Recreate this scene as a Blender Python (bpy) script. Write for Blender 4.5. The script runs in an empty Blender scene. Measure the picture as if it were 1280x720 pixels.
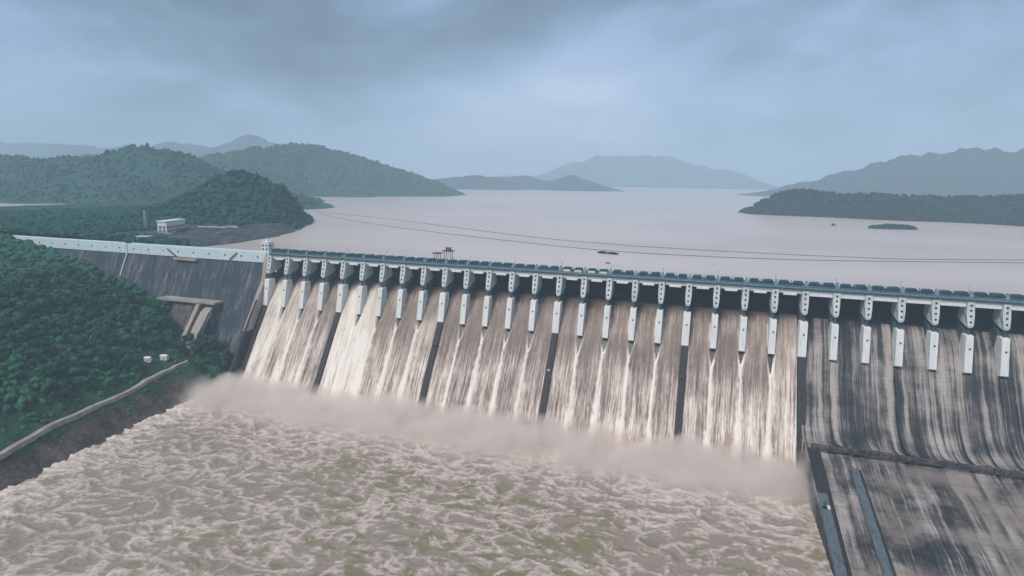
import bpy, math, random
import numpy as np
from mathutils import Matrix, Vector
random.seed(7); rng = np.random.default_rng(11)
scene = bpy.context.scene
COL = scene.collection

# ------------------------------------------------------------------ camera
cam_d = bpy.data.cameras.new('camera'); cam = bpy.data.objects.new('camera', cam_d); COL.objects.link(cam)
cam_d.sensor_width = 36.0; cam_d.lens = 36.0 * 740.07 / 1280.0; cam_d.clip_start = 1.0; cam_d.clip_end = 60000.0
CAM = Vector((461.26, -550.93, 229.8))
Rv = (0.95285879, 0.30290731, 0.01752942); Uv = (-0.07158039, 0.16827647, 0.98313747); Fv = (-0.29484974, 0.93804594, -0.18202594)
cam.matrix_world = Matrix(((Rv[0], Uv[0], -Fv[0], CAM.x), (Rv[1], Uv[1], -Fv[1], CAM.y), (Rv[2], Uv[2], -Fv[2], CAM.z), (0, 0, 0, 1)))
scene.camera = cam
# ------------------------------------------------------------------ light, sky, exposure
SUN_EL, SUN_AZ = math.radians(52), math.radians(205)       # azimuth clockwise from +Y
sun_d = bpy.data.lights.new('sun', 'SUN'); sun_d.energy = 1.5; sun_d.angle = math.radians(22); sun_d.color = (1.0, 0.93, 0.86)
sun = bpy.data.objects.new('sun', sun_d); COL.objects.link(sun); sun.location = (0, -300, 600)
sd = Vector((math.sin(SUN_AZ) * math.cos(SUN_EL), math.cos(SUN_AZ) * math.cos(SUN_EL), math.sin(SUN_EL)))
sun.rotation_euler = sd.to_track_quat('Z', 'Y').to_euler()
scene.view_settings.view_transform = 'Standard'; scene.view_settings.look = 'None'
scene.view_settings.exposure = 1.15; scene.view_settings.gamma = 1.0; scene.view_settings.use_curve_mapping = False
scene.render.engine = 'CYCLES'
cy = scene.cycles
cy.use_denoising = True; cy.denoiser = 'OPENIMAGEDENOISE'; cy.max_bounces = 8; cy.diffuse_bounces = 3; cy.glossy_bounces = 2
cy.volume_bounces = 6; cy.transparent_max_bounces = 8; cy.use_adaptive_sampling = True; cy.adaptive_threshold = 0.02
cy.caustics_reflective = False; cy.caustics_refractive = False

world = bpy.data.worlds.new('World'); scene.world = world; world.use_nodes = True
def make_sky():
    nt = world.node_tree; nt.nodes.clear(); N = nt.nodes.new; L = nt.links.new
    out = N('ShaderNodeOutputWorld'); bg = N('ShaderNodeBackground'); L(bg.outputs[0], out.inputs[0])
    sky = N('ShaderNodeTexSky'); sky.sky_type = 'NISHITA'; sky.sun_disc = False
    sky.sun_elevation = SUN_EL; sky.sun_rotation = SUN_AZ; sky.altitude = 200; sky.air_density = 1.2; sky.dust_density = 2.0
    s1 = N('ShaderNodeMix'); s1.data_type = 'RGBA'; s1.blend_type = 'MULTIPLY'; s1.inputs['Factor'].default_value = 1
    L(sky.outputs[0], s1.inputs['A']); s1.inputs['B'].default_value = (0.1, 0.1, 0.1, 1)
    tc = N('ShaderNodeTexCoord'); sep = N('ShaderNodeSeparateXYZ'); L(tc.outputs['Generated'], sep.inputs[0])
    def math_(op, a, b=None, c=None):
        m = N('ShaderNodeMath'); m.operation = op
        for i, v in enumerate((a, b, c)):
            if v is None: continue
            if isinstance(v, (int, float)): m.inputs[i].default_value = v
            else: L(v, m.inputs[i])
        return m.outputs[0]
    el = math_('MAXIMUM', sep.outputs['Z'], 0.0)
    mp = N('ShaderNodeMapping'); L(tc.outputs['Generated'], mp.inputs[0]); mp.inputs['Location'].default_value = SKY_OFF
    mp.inputs['Scale'].default_value = (1.0, 1.0, 2.3)
    n1 = N('ShaderNodeTexNoise'); n1.inputs['Scale'].default_value = 2.3; n1.inputs['Detail'].default_value = 6; n1.inputs['Roughness'].default_value = 0.5; n1.inputs['Distortion'].default_value = 0.25
    L(mp.outputs[0], n1.inputs['Vector'])
    n2 = N('ShaderNodeTexNoise'); n2.inputs['Scale'].default_value = 7.0; n2.inputs['Detail'].default_value = 7; n2.inputs['Roughness'].default_value = 0.58; n2.inputs['Distortion'].default_value = 0.3
    L(mp.outputs[0], n2.inputs['Vector'])
    # cloud base thickens overhead, brighter towards the horizon
    thick = math_('MULTIPLY_ADD', math_('MINIMUM', el, 0.32), 1.7, -0.20)
    a = math_('MULTIPLY_ADD', n1.outputs[0], 2.1, -0.58)
    b = math_('MULTIPLY_ADD', n2.outputs[0], 0.46, -0.23)
    v = math_('ADD', math_('ADD', a, b), thick)
    rp = N('ShaderNodeValToRGB'); L(v, rp.inputs[0]); cr = rp.color_ramp
    cr.interpolation = 'LINEAR'
    pts = [(0.05, (0.275, 0.31, 0.405)), (0.30, (0.185, 0.235, 0.345)), (0.50, (0.130, 0.185, 0.295)), (0.72, (0.076, 0.110, 0.165)), (1.0, (0.030, 0.046, 0.064))]
    while len(cr.elements) < len(pts): cr.elements.new(0.5)
    for e, (p, c) in zip(cr.elements, pts): e.position = p; e.color = (*c, 1)
    mx = N('ShaderNodeMix'); mx.data_type = 'RGBA'; mx.inputs['Factor'].default_value = 0.88
    L(s1.outputs['Result'], mx.inputs['A']); L(rp.outputs[0], mx.inputs['B']); L(mx.outputs['Result'], bg.inputs[0])
    bg.inputs[1].default_value = 1.0
SKY_OFF = (2.2, 7.7, 4.1)
make_sky()

# ------------------------------------------------------------------ helpers
def tag(o, label=None, cat=None, group=None, kind=None):
    if label: o['label'] = label
    if cat: o['category'] = cat
    if group: o['group'] = group
    if kind: o['kind'] = kind
    return o
def empty(name, loc, rz=0.0):
    o = bpy.data.objects.new(name, None); COL.objects.link(o); o.location = loc; o.rotation_euler = (0, 0, rz); o.empty_display_size = 2
    return o
def link(name, me, parent=None, loc=None, rot=None, scale=None):
    o = bpy.data.objects.new(name, me); COL.objects.link(o)
    if parent: o.parent = parent
    if loc: o.location = loc
    if rot: o.rotation_euler = rot
    if scale: o.scale = scale
    return o
class MB:
    """collects quads/polygons into one mesh"""
    def __init__(s): s.v = []; s.f = []
    def poly(s, pts): n = len(s.v); s.v += [tuple(p) for p in pts]; s.f.append(tuple(range(n, n + len(pts))))
    def box(s, x0, x1, y0, y1, z0, z1):
        n = len(s.v); s.v += [(x, y, z) for z in (z0, z1) for y in (y0, y1) for x in (x0, x1)]
        for q in ((0, 2, 3, 1), (4, 5, 7, 6), (0, 1, 5, 4), (2, 6, 7, 3), (0, 4, 6, 2), (1, 3, 7, 5)): s.f.append(tuple(n + i for i in q))
        return s
    def extrude(s, prof, x0, x1):
        """prof: list of (y,z) ; extruded along x"""
        n = len(s.v); m = len(prof)
        s.v += [(x0, y, z) for y, z in prof] + [(x1, y, z) for y, z in prof]
        s.f.append(tuple(range(n, n + m))); s.f.append(tuple(range(n + 2 * m - 1, n + m - 1, -1)))
        for i in range(m): j = (i + 1) % m; s.f.append((n + j, n + i, n + m + i, n + m + j))
        return s
    def tube(s, pts, r, k=6):
        pts = [Vector(p) for p in pts]; n0 = len(s.v); rr = r if isinstance(r, (list, tuple)) else [r] * len(pts)
        for i, p in enumerate(pts):
            t = (pts[min(i + 1, len(pts) - 1)] - pts[max(i - 1, 0)]).normalized()
            a = t.cross(Vector((0, 0, 1)))
            if a.length < 1e-3: a = Vector((1, 0, 0))
            a.normalize(); b = t.cross(a)
            for j in range(k):
                q = 2 * math.pi * j / k; s.v.append(tuple(p + (a * math.cos(q) + b * math.sin(q)) * rr[i]))
        for i in range(len(pts) - 1):
            for j in range(k):
                s.f.append((n0 + i * k + j, n0 + i * k + (j + 1) % k, n0 + (i + 1) * k + (j + 1) % k, n0 + (i + 1) * k + j))
        s.f.append(tuple(n0 + j for j in range(k))[::-1]); s.f.append(tuple(n0 + (len(pts) - 1) * k + j for j in range(k)))
        return s
    def mesh(s, name, mat, bevel=0, smooth=False):
        me = bpy.data.meshes.new(name); me.from_pydata(s.v, [], s.f); me.materials.append(mat)
        import bmesh
        bm = bmesh.new(); bm.from_mesh(me); bmesh.ops.recalc_face_normals(bm, faces=bm.faces)
        if bevel: bmesh.ops.bevel(bm, geom=list(bm.edges), offset=bevel, segments=1, affect='EDGES', clamp_overlap=True)
        bm.to_mesh(me); bm.free()
        if smooth: me.polygons.foreach_set('use_smooth', [True] * len(me.polygons))
        return me
    def build(s, name, mat, parent=None, bevel=0, smooth=False): return link(name, s.mesh(name, mat, bevel, smooth), parent)

def np_mesh(name, V, Fq, mat, attrs=None, uv=None, smooth=True):
    """V (n,3), Fq (m,3|4) int arrays"""
    me = bpy.data.meshes.new(name); k = Fq.shape[1]
    me.vertices.add(len(V)); me.vertices.foreach_set('co', np.ascontiguousarray(V, np.float32).ravel())
    me.loops.add(Fq.size); me.loops.foreach_set('vertex_index', np.ascontiguousarray(Fq, np.int32).ravel())
    me.polygons.add(len(Fq)); me.polygons.foreach_set('loop_start', np.arange(0, Fq.size, k, dtype=np.int32))
    me.polygons.foreach_set('use_smooth', np.full(len(Fq), smooth))
    for n, a in (attrs or {}).items():
        at = me.attributes.new(n, 'FLOAT', 'POINT'); at.data.foreach_set('value', np.ascontiguousarray(a, np.float32).ravel())
    me.materials.append(mat); me.update(calc_edges=True); me.validate()
    return me
def grid_faces(nx, ny, mask=None):
    i = np.arange(nx * ny).reshape(ny, nx)
    f = np.stack([i[:-1, :-1], i[:-1, 1:], i[1:, 1:], i[1:, :-1]], -1).reshape(-1, 4)
    return f if mask is None else f[mask.ravel()]
def perlin(x, y, seed=0):
    r = np.random.default_rng(seed + 1000); p = r.permutation(256); p = np.concatenate([p, p, p]); ang = r.random(256) * 2 * np.pi; gx, gy = np.cos(ang), np.sin(ang)
    xi = np.floor(x).astype(int); yi = np.floor(y).astype(int); xf = x - xi; yf = y - yi; xi &= 255; yi &= 255
    u = xf ** 3 * (xf * (xf * 6 - 15) + 10); v = yf ** 3 * (yf * (yf * 6 - 15) + 10)
    def g(a, b, dx, dy): h = p[p[a] + b]; return gx[h] * dx + gy[h] * dy
    n00 = g(xi, yi, xf, yf); n10 = g(xi + 1, yi, xf - 1, yf); n01 = g(xi, yi + 1, xf, yf - 1); n11 = g(xi + 1, yi + 1, xf - 1, yf - 1)
    a = n00 + u * (n10 - n00); b = n01 + u * (n11 - n01); return (a + v * (b - a)) * 1.5
def fbm(x, y, o=4, seed=0, gain=0.5):
    s = 0; a = 1.0; t = 0
    for i in range(o): s = s + a * perlin(x * 2 ** i, y * 2 ** i, seed + i); t += a; a *= gain
    return s / t
def ridged(x, y, o=4, seed=0, gain=0.55):
    s = 0; a = 1.0; t = 0
    for i in range(o): s = s + a * (1 - np.abs(perlin(x * 2 ** i, y * 2 ** i, seed + i)) * 1.6); t += a; a *= gain
    return s / t
def sstep(a, b, x): t = np.clip((x - a) / (b - a), 0, 1); return t * t * (3 - 2 * t)

# ------------------------------------------------------------------ materials
class NT:
    def __init__(s, name):
        s.m = bpy.data.materials.new(name); s.m.use_nodes = True; s.t = s.m.node_tree
        s.b = s.t.nodes['Principled BSDF']; s.out = s.t.nodes['Material Output']
    def n(s, kind, **kw):
        o = s.t.nodes.new(kind)
        for k, v in kw.items():
            if hasattr(o, k): setattr(o, k, v)
            else: s.inp(o, k, v)
        return o
    def inp(s, o, k, v):
        sock = o.inputs[k] if not isinstance(k, str) or k in o.inputs else o.inputs[int(k[1:])]
        if hasattr(v, 'node'): s.t.links.new(v, sock)
        else: sock.default_value = (*v, 1) if isinstance(v, tuple) and len(v) == 3 and sock.type == 'RGBA' else v
    def math(s, op, a, b=None, c=None, clamp=False):
        o = s.t.nodes.new('ShaderNodeMath'); o.operation = op; o.use_clamp = clamp
        for i, v in enumerate((a, b, c)):
            if v is not None: s.inp(o, i, v)
        return o.outputs[0]
    def noise(s, vec, scale, detail=4, rough=0.55, dist=0.0, **kw):
        o = s.n('ShaderNodeTexNoise'); o.inputs['Scale'].default_value = scale; o.inputs['Detail'].default_value = detail
        o.inputs['Roughness'].default_value = rough; o.inputs['Distortion'].default_value = dist
        for k, v in kw.items(): setattr(o, k, v)
        s.t.links.new(vec, o.inputs['Vector']); return o.outputs[0]
    def coord(s, scale=(1, 1, 1), loc=(0, 0, 0), rot=(0, 0, 0), src='Object'):
        tc = s.n('ShaderNodeTexCoord'); mp = s.n('ShaderNodeMapping'); mp.inputs['Scale'].default_value = scale; mp.inputs['Location'].default_value = loc; mp.inputs['Rotation'].default_value = rot
        s.t.links.new(tc.outputs[src], mp.inputs[0]); return mp.outputs[0]
    def world(s, scale=(1, 1, 1), loc=(0, 0, 0)):
        g = s.n('ShaderNodeNewGeometry'); mp = s.n('ShaderNodeMapping'); mp.inputs['Scale'].default_value = scale; mp.inputs['Location'].default_value = loc
        s.t.links.new(g.outputs['Position'], mp.inputs[0]); return mp.outputs[0]
    def attr(s, name): o = s.n('ShaderNodeAttribute'); o.attribute_name = name; return o.outputs['Fac']
    def ramp(s, fac, pts, interp='LINEAR'):
        o = s.n('ShaderNodeValToRGB'); cr = o.color_ramp; cr.interpolation = interp
        while len(cr.elements) < len(pts): cr.elements.new(0.5)
        for e, (p, c) in zip(cr.elements, pts): e.position = p; e.color = (*c, 1) if len(c) == 3 else c
        s.t.links.new(fac, o.inputs[0]); return o.outputs[0]
    def mix(s, fac, a, b, blend='MIX'):
        o = s.n('ShaderNodeMix'); o.data_type = 'RGBA'; o.blend_type = blend
        s.inp(o, 'Factor', fac)
        for sock, v in ((o.inputs['A'], a), (o.inputs['B'], b)): pass
        for idx, v in ((6, a), (7, b)):
            if hasattr(v, 'node'): s.t.links.new(v, o.inputs[idx])
            else: o.inputs[idx].default_value = (*v, 1)
        return o.outputs[2]
    def bump(s, h, strength=0.3, dist=1.0):
        o = s.n('ShaderNodeBump'); o.inputs['Strength'].default_value = strength; o.inputs['Distance'].default_value = dist
        s.t.links.new(h, o.inputs['Height']); s.t.links.new(o.outputs[0], s.b.inputs['Normal'])
    def set(s, color=None, rough=None, spec=None, metal=None):
        if color is not None: s.inp(s.b, 'Base Color', color)
        if rough is not None: s.inp(s.b, 'Roughness', rough)
        if spec is not None: s.b.inputs['Specular IOR Level'].default_value = spec
        if metal is not None: s.b.inputs['Metallic'].default_value = metal
        return s.m
def weathered(name, base, stain, amt=0.5, streak=0.6, rough=0.85, scale=0.35, var=0.12):
    """painted or bare concrete with vertical run-off streaks and blotches"""
    t = NT(name)
    st = t.noise(t.world((scale * 1.6, scale * 0.5, scale * 0.10)), 1.0, 5, 0.65)
    bl = t.noise(t.world((scale * .35,) * 3), 1.0, 5, 0.6)
    fi = t.noise(t.world((1.7, 1.7, 1.7)), 1.0, 3, 0.6)
    m1 = t.ramp(st, [(0.5 - 0.16 * streak, (1, 1, 1)), (0.5 + 0.2, (0, 0, 0))])
    f = t.math('MULTIPLY', t.math('SUBTRACT', 1.0, m1), amt)
    f = t.math('MULTIPLY', f, t.math('MULTIPLY_ADD', bl, 1.6, 0.1), clamp=True)
    c = t.mix(f, base, stain)
    c = t.mix(t.math('MULTIPLY', t.math('ABSOLUTE', t.math('SUBTRACT', fi, 0.5)), var * 4), c, tuple(v * 0.55 for v in base))
    t.bump(fi, 0.25, 0.3)
    return t.set(c, rough, 0.3)
M = {}
M['pier_light'] = weathered('pale pier concrete', (0.60, 0.64, 0.63), (0.20, 0.22, 0.21), 0.55)
M['pier_white'] = weathered('white nose concrete', (0.74, 0.76, 0.74), (0.33, 0.36, 0.35), 0.42)
M['pier_dark'] = weathered('dark teal pier concrete', (0.055, 0.105, 0.125), (0.02, 0.04, 0.05), 0.7, rough=0.45)  # darker teal tone for pier shafts and trunnion blocks
M['wall_dark'] = weathered('dark stained wall', (0.034, 0.032, 0.031), (0.007, 0.007, 0.008), 0.95, rough=0.65)
M['deck'] = weathered('teal grey deck', (0.085, 0.165, 0.195), (0.03, 0.07, 0.09), 0.6)
M['hoist'] = weathered('dark teal steel', (0.020, 0.085, 0.105), (0.008, 0.03, 0.04), 0.6, rough=0.5)
M['hoist_pale'] = weathered('pale blue steel', (0.24, 0.33, 0.38), (0.07, 0.12, 0.15), 0.5, rough=0.5)
M['gate'] = weathered('navy gate steel', (0.010, 0.016, 0.034), (0.004, 0.006, 0.01), 0.6, rough=0.6)
M['girder_white'] = weathered('white girder paint', (0.80, 0.80, 0.78), (0.45, 0.46, 0.46), 0.3)
M['white_wall'] = weathered('whitewashed wall', (0.78, 0.79, 0.78), (0.45, 0.47, 0.46), 0.35)
M['cyan_white'] = weathered('pale cyan parapet', (0.62, 0.73, 0.76), (0.30, 0.38, 0.40), 0.4)
M['tan'] = weathered('tan concrete', (0.40, 0.33, 0.29), (0.16, 0.13, 0.11), 0.6)
M['rust'] = weathered('rusty red steel', (0.20, 0.11, 0.09), (0.08, 0.05, 0.04), 0.6)
M['black'] = weathered('dark opening', (0.012, 0.015, 0.018), (0.005, 0.005, 0.006), 0.5)
def _glass():
    t = NT('window glass'); return t.set((0.03, 0.06, 0.075), 0.08, 0.6)
M['glass'] = _glass()
def _wing():
    t = NT('wing dam face')
    st = t.noise(t.world((0.22, 0.04, 0.012)), 1.0, 6, 0.68)
    st2 = t.noise(t.world((0.75, 0.1, 0.03), (7, 0, 0)), 1.0, 4, 0.6)
    bl = t.noise(t.world((0.02, 0.02, 0.03)), 1.0, 5, 0.6)
    c = t.ramp(st, [(0.38, (0.014, 0.022, 0.032)), (0.50, (0.032, 0.046, 0.06)), (0.56, (0.085, 0.095, 0.10)), (0.66, (0.24, 0.235, 0.22))])
    c2 = t.ramp(st2, [(0.42, (0.016, 0.026, 0.04)), (0.54, (0.06, 0.07, 0.08)), (0.64, (0.26, 0.26, 0.25))])
    c = t.mix(0.45, c, c2)
    c = t.mix(t.ramp(bl, [(0.45, (0, 0, 0)), (0.62, (.85, .85, .85))]), c, (0.026, 0.046, 0.066))
    t.bump(st2, 0.4, 0.5); return t.set(c, 0.8, 0.25)
M['wing'] = _wing()
def _aux(name, blot, brown=0.0):
    t = NT(name)
    P = 24.0
    g = t.n('ShaderNodeNewGeometry'); sp = t.n('ShaderNodeSeparateXYZ'); t.t.links.new(g.outputs['Position'], sp.inputs[0])
    wob = t.noise(t.world((0.02, 0.05, 0.05)), 1.0, 3)
    xx = t.math('ADD', sp.outputs['X'], t.math('MULTIPLY_ADD', wob, 3.0, -1.5))
    cmb = t.n('ShaderNodeCombineXYZ'); t.t.links.new(xx, cmb.inputs[0]); t.t.links.new(t.math('MULTIPLY', sp.outputs['Z'], 0.03), cmb.inputs[1]); t.t.links.new(t.math('MULTIPLY', sp.outputs['Y'], 0.02), cmb.inputs[2])
    st = t.noise(cmb.outputs[0], 0.16, 4, 0.6); st2 = t.noise(cmb.outputs[0], 0.75, 4, 0.65)
    bl = t.noise(t.world((0.035, 0.035, 0.05)), 1.0, 5, 0.62)
    v = t.math('ADD', t.math('MULTIPLY_ADD', st, 1.25, -0.22), t.math('MULTIPLY_ADD', st2, 0.62, -0.22))
    v = t.math('ADD', v, t.math('MULTIPLY_ADD', bl, blot, -blot / 2))
    c = t.ramp(v, [(0.26, (0.012, 0.016, 0.021)), (0.42, (0.045, 0.046, 0.047)), (0.52, (0.17, 0.155, 0.145)), (0.68, (0.38, 0.34, 0.315))])
    if brown:
        b2 = t.noise(t.world((0.03, 0.03, 0.03), (3, 5, 0)), 1.0, 6, 0.7); c = t.mix(t.math('MULTIPLY', t.ramp(b2, [(0.42, (0, 0, 0)), (0.58, (1, 1, 1))]), brown), c, t.ramp(b2, [(0.4, (0.09, 0.075, 0.065)), (0.7, (0.27, 0.225, 0.195))]))
    # construction lifts
    lift = t.math('FRACT', t.math('MULTIPLY', sp.outputs['Z'], 1 / 3.0)); ln = t.math('LESS_THAN', lift, 0.07)
    c = t.mix(t.math('MULTIPLY', ln, 0.35), c, (0.03, 0.03, 0.03))
    t.bump(st2, 0.35, 0.5); return t.set(c, 0.7, 0.35)
M['aux'] = _aux('streaked chute concrete', 0.65); M['apron'] = _aux('stained apron concrete', 1.2, 0.75)
def _chute():
    t = NT('wet chute concrete'); n = t.noise(t.world((0.3, 0.1, 0.05)), 1.0, 5); return t.set(t.ramp(n, [(0.35, (0.012, 0.012, 0.014)), (0.7, (0.06, 0.055, 0.05))]), 0.4, 0.4)
M['chute'] = _chute()
def _spill():
    t = NT('falling silty water'); f = t.attr('foam'); w = t.attr('warm')
    uvx = t.attr('ux'); uvs = t.attr('us')
    cmb = t.n('ShaderNodeCombineXYZ'); t.t.links.new(uvx, cmb.inputs[0]); t.t.links.new(t.math('MULTIPLY', uvs, 0.045), cmb.inputs[1])
    fine = t.noise(cmb.outputs[0], 1.3, 5, 0.7, 0.15)
    cm2 = t.n('ShaderNodeCombineXYZ'); t.t.links.new(uvx, cm2.inputs[0]); t.t.links.new(t.math('MULTIPLY', uvs, 0.22), cm2.inputs[1])
    speck = t.noise(cm2.outputs[0], 0.9, 4, 0.7, 0.3)
    v = t.math('ADD', f, t.math('MULTIPLY_ADD', fine, 1.15, -0.575)); v = t.math('ADD', v, t.math('MULTIPLY_ADD', speck, 0.55, -0.275))
    brown = t.ramp(v, [(0.0, (0.135, 0.10, 0.085)), (0.22, (0.235, 0.182, 0.155)), (0.45, (0.38, 0.302, 0.262)), (0.72, (0.60, 0.505, 0.445)), (1.0, (0.84, 0.765, 0.69))])
    cream = t.ramp(v, [(0.0, (0.22, 0.17, 0.12)), (0.3, (0.42, 0.34, 0.26)), (0.6, (0.66, 0.575, 0.47)), (1.0, (0.84, 0.78, 0.70))])
    t.bump(t.math('ADD', fine, speck), 0.5, 0.7)
    return t.set(t.mix(w, brown, cream), t.ramp(v, [(0, (0.3,) * 3), (0.8, (0.9,) * 3)]), 0.25)
M['spill'] = _spill()
def _tail():
    t = NT('churning silty river'); f = t.attr('foam'); o = t.attr('olive')
    c = t.world((1, 1, 1)); 
    wp = t.n('ShaderNodeTexNoise'); wp.inputs['Scale'].default_value = 0.09; wp.inputs['Detail'].default_value = 3; t.t.links.new(c, wp.inputs['Vector'])
    va = t.n('ShaderNodeVectorMath', operation='MULTIPLY_ADD'); t.t.links.new(wp.outputs['Color'], va.inputs[0]); va.inputs[1].default_value = (14, 14, 0); t.t.links.new(c, va.inputs[2])
    r1 = t.n('ShaderNodeTexNoise', noise_type='RIDGED_MULTIFRACTAL'); r1.inputs['Scale'].default_value = 0.13; r1.inputs['Detail'].default_value = 5; r1.inputs['Roughness'].default_value = 0.6; r1.inputs['Lacunarity'].default_value = 2.1; t.t.links.new(va.outputs[0], r1.inputs['Vector'])
    fn = t.noise(c, 0.8, 5, 0.72, 0.5)
    v = t.math('ADD', f, t.math('MULTIPLY_ADD', r1.outputs[0], 0.22, -0.16)); v = t.math('ADD', v, t.math('MULTIPLY_ADD', fn, 0.9, -0.45))
    base = t.ramp(v, [(0.0, (0.30, 0.245, 0.20)), (0.24, (0.47, 0.392, 0.338)), (0.50, (0.58, 0.495, 0.432)), (0.76, (0.71, 0.62, 0.55)), (1.0, (0.90, 0.83, 0.75))])
    ov = t.math('MULTIPLY', o, t.math('SUBTRACT', 1.0, t.ramp(v, [(0.25, (0, 0, 0)), (0.6, (1, 1, 1))])), clamp=True)
    base = t.mix(ov, base, (0.225, 0.193, 0.11))
    t.bump(t.math('ADD', fn, t.math('MULTIPLY', r1.outputs[0], 0.4)), 0.6, 0.8)
    return t.set(base, 0.6, 0.3)
M['tail'] = _tail()
def _lake():
    t = NT('silty lake water')
    n = t.noise(t.world((0.0022, 0.004, 1)), 1.0, 4, 0.5, 0.6)
    c = t.ramp(n, [(0.35, (0.52, 0.435, 0.40)), (0.65, (0.61, 0.52, 0.475))])
    w = t.noise(t.world((0.12, 0.22, 1)), 1.0, 3, 0.5); t.bump(w, 0.06, 1.0)
    m = t.set(c, 0.28, 0.5); t.b.inputs['IOR'].default_value = 1.33; return m
M['lake'] = _lake()
def _leaf(name, cols, rough=0.75):
    t = NT(name); oi = t.n('ShaderNodeObjectInfo'); n = t.noise(t.world((0.11,) * 3), 1.0, 4, 0.6); n2 = t.noise(t.world((0.8,) * 3), 1.0, 2)
    v = t.math('ADD', t.math('MULTIPLY_ADD', n, 1.1, -0.3), t.math('MULTIPLY_ADD', n2, 0.5, -0.2)); v = t.math('ADD', v, t.math('MULTIPLY_ADD', oi.outputs['Random'], 0.4, -0.2))
    return t.set(t.ramp(v, [(0.15, cols[0]), (0.5, cols[1]), (0.9, cols[2])]), rough, 0.2)
M['leaf'] = _leaf('bank foliage', [(0.010, 0.060, 0.034), (0.022, 0.125, 0.062), (0.085, 0.235, 0.085)])
M['leaf_hill'] = _leaf('hill foliage', [(0.006, 0.060, 0.046), (0.012, 0.118, 0.080), (0.045, 0.19, 0.11)])
M['leaf_far'] = _leaf('distant foliage', [(0.010, 0.060, 0.046), (0.020, 0.088, 0.064), (0.050, 0.13, 0.085)])
M['leaf_dist'] = _leaf('far mountain cover', [(0.014, 0.034, 0.036), (0.025, 0.048, 0.048), (0.045, 0.068, 0.062)])
M['leaf_dark'] = _leaf('dark island foliage', [(0.008, 0.026, 0.026), (0.014, 0.040, 0.036), (0.03, 0.06, 0.05)])
M['bark'] = weathered('bark', (0.09, 0.065, 0.045), (0.03, 0.025, 0.02), 0.6)
def _ground(name, cols, scale=0.05):
    t = NT(name); n = t.noise(t.world((scale,) * 3), 1.0, 7, 0.65); n2 = t.noise(t.world((0.6,) * 3), 1.0, 4, 0.6)
    v = t.math('ADD', t.math('MULTIPLY_ADD', n, 1.4, -0.35), t.math('MULTIPLY_ADD', n2, 0.5, -0.25)); t.bump(n2, 0.6, 1.0)
    return t.set(t.ramp(v, [(0.2, cols[0]), (0.5, cols[1]), (0.8, cols[2])]), 0.9, 0.2)
def _bank():
    t = NT('bank soil'); a = t.attr('rocky'); n = t.noise(t.world((0.06,) * 3), 1.0, 7, 0.65); n2 = t.noise(t.world((0.4,) * 3), 1.0, 5, 0.65)
    v = t.math('ADD', t.math('MULTIPLY_ADD', n, 1.2, -0.25), t.math('MULTIPLY_ADD', n2, 0.8, -0.4)); t.bump(n2, 0.9, 1.5)
    g = t.ramp(v, [(0.2, (0.012, 0.045, 0.026)), (0.5, (0.03, 0.085, 0.04)), (0.8, (0.11, 0.11, 0.06))]); k = t.ramp(v, [(0.2, (0.05, 0.038, 0.032)), (0.5, (0.14, 0.108, 0.09)), (0.85, (0.30, 0.245, 0.21))])
    return t.set(t.mix(a, g, k), 0.9, 0.2)
M['soil'] = _bank()
M['rock'] = _ground('grey brown rock', [(0.04, 0.04, 0.042), (0.13, 0.115, 0.10), (0.27, 0.235, 0.205)], 0.12)
M['path'] = _ground('pale path', [(0.26, 0.23, 0.20), (0.38, 0.34, 0.30), (0.48, 0.44, 0.40)], 0.1)
def _nearhill():
    t = NT('near hillside'); a = t.attr('stone')
    n = t.noise(t.world((0.05,) * 3), 1.0, 6, 0.62); g = t.ramp(n, [(0.3, (0.012, 0.05, 0.036)), (0.6, (0.022, 0.08, 0.05)), (0.75, (0.06, 0.085, 0.05))])
    s = t.noise(t.coord((0.22, 0.035, 0.05), rot=(0, 0, 0.55)), 1.0, 5, 0.68); s_c = t.ramp(s, [(0.38, (0.018, 0.03, 0.042)), (0.5, (0.045, 0.06, 0.07)), (0.58, (0.10, 0.105, 0.10)), (0.68, (0.22, 0.21, 0.19))])
    t.bump(n, 0.6, 2.0); return t.set(t.mix(a, g, s_c), 0.9, 0.2)
M['near_hill'] = _nearhill()

# ------------------------------------------------------------------ dam geometry
P = 24.0; NB_MAIN = 23; NB = 30; HP = 2.7
LAKE = 137.0; TAIL = 0.0
S = 1.52
def chute_z(y): return 116.5 - 18.85 * (max(34 - y, 0) / 33) ** 2.66 if y >= 1 else 97.65 - S * (1 - y)
Z1 = chute_z(1.0)
main_prof = [(y, chute_z(y)) for y in (34, 28, 24, 20, 16, 13, 10, 7, 4, 1)] + [(-45.0, chute_z(-45)), (-70.0, chute_z(-70))]
def aux_curve():
    pts = [(y, chute_z(y)) for y in (34, 28, 24, 20, 16, 13, 10, 7, 4, 1, -10, -20, -26)]
    y, z = pts[-1]; sl = S
    while sl > -0.10:                                     # concave bucket
        dy = 2.6; sl -= 0.105; y -= dy; z -= max(sl, -0.1) * dy; pts.append((y, z))
    return pts
aux_prof = aux_curve(); LIP_Y, LIP_Z = aux_prof[-1]
dam = empty('spillway_dam', (0, 0, 0))
tag(dam, 'long concrete gravity dam with a row of gated spillway bays across the picture', 'dam')
# body of the main spillway, each of the five chute blocks between divide walls
DIV = [0, 4, 9, 14, 19, 23]
for a, b in zip(DIV[:-1], DIV[1:]):
    MB().extrude(main_prof + [(-70, -30), (40, -30), (40, 113), (37, 116.2)], a * P, b * P).build('chute_block', M['chute'], dam)
for k in range(NB_MAIN, NB):
    MB().extrude(aux_prof + [(LIP_Y, LIP_Z - 7), (LIP_Y + 3, -30), (40, -30), (40, 113), (37, 116.2)], k * P, (k + 1) * P).build('dry_chute_block', M['aux'], dam)
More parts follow.
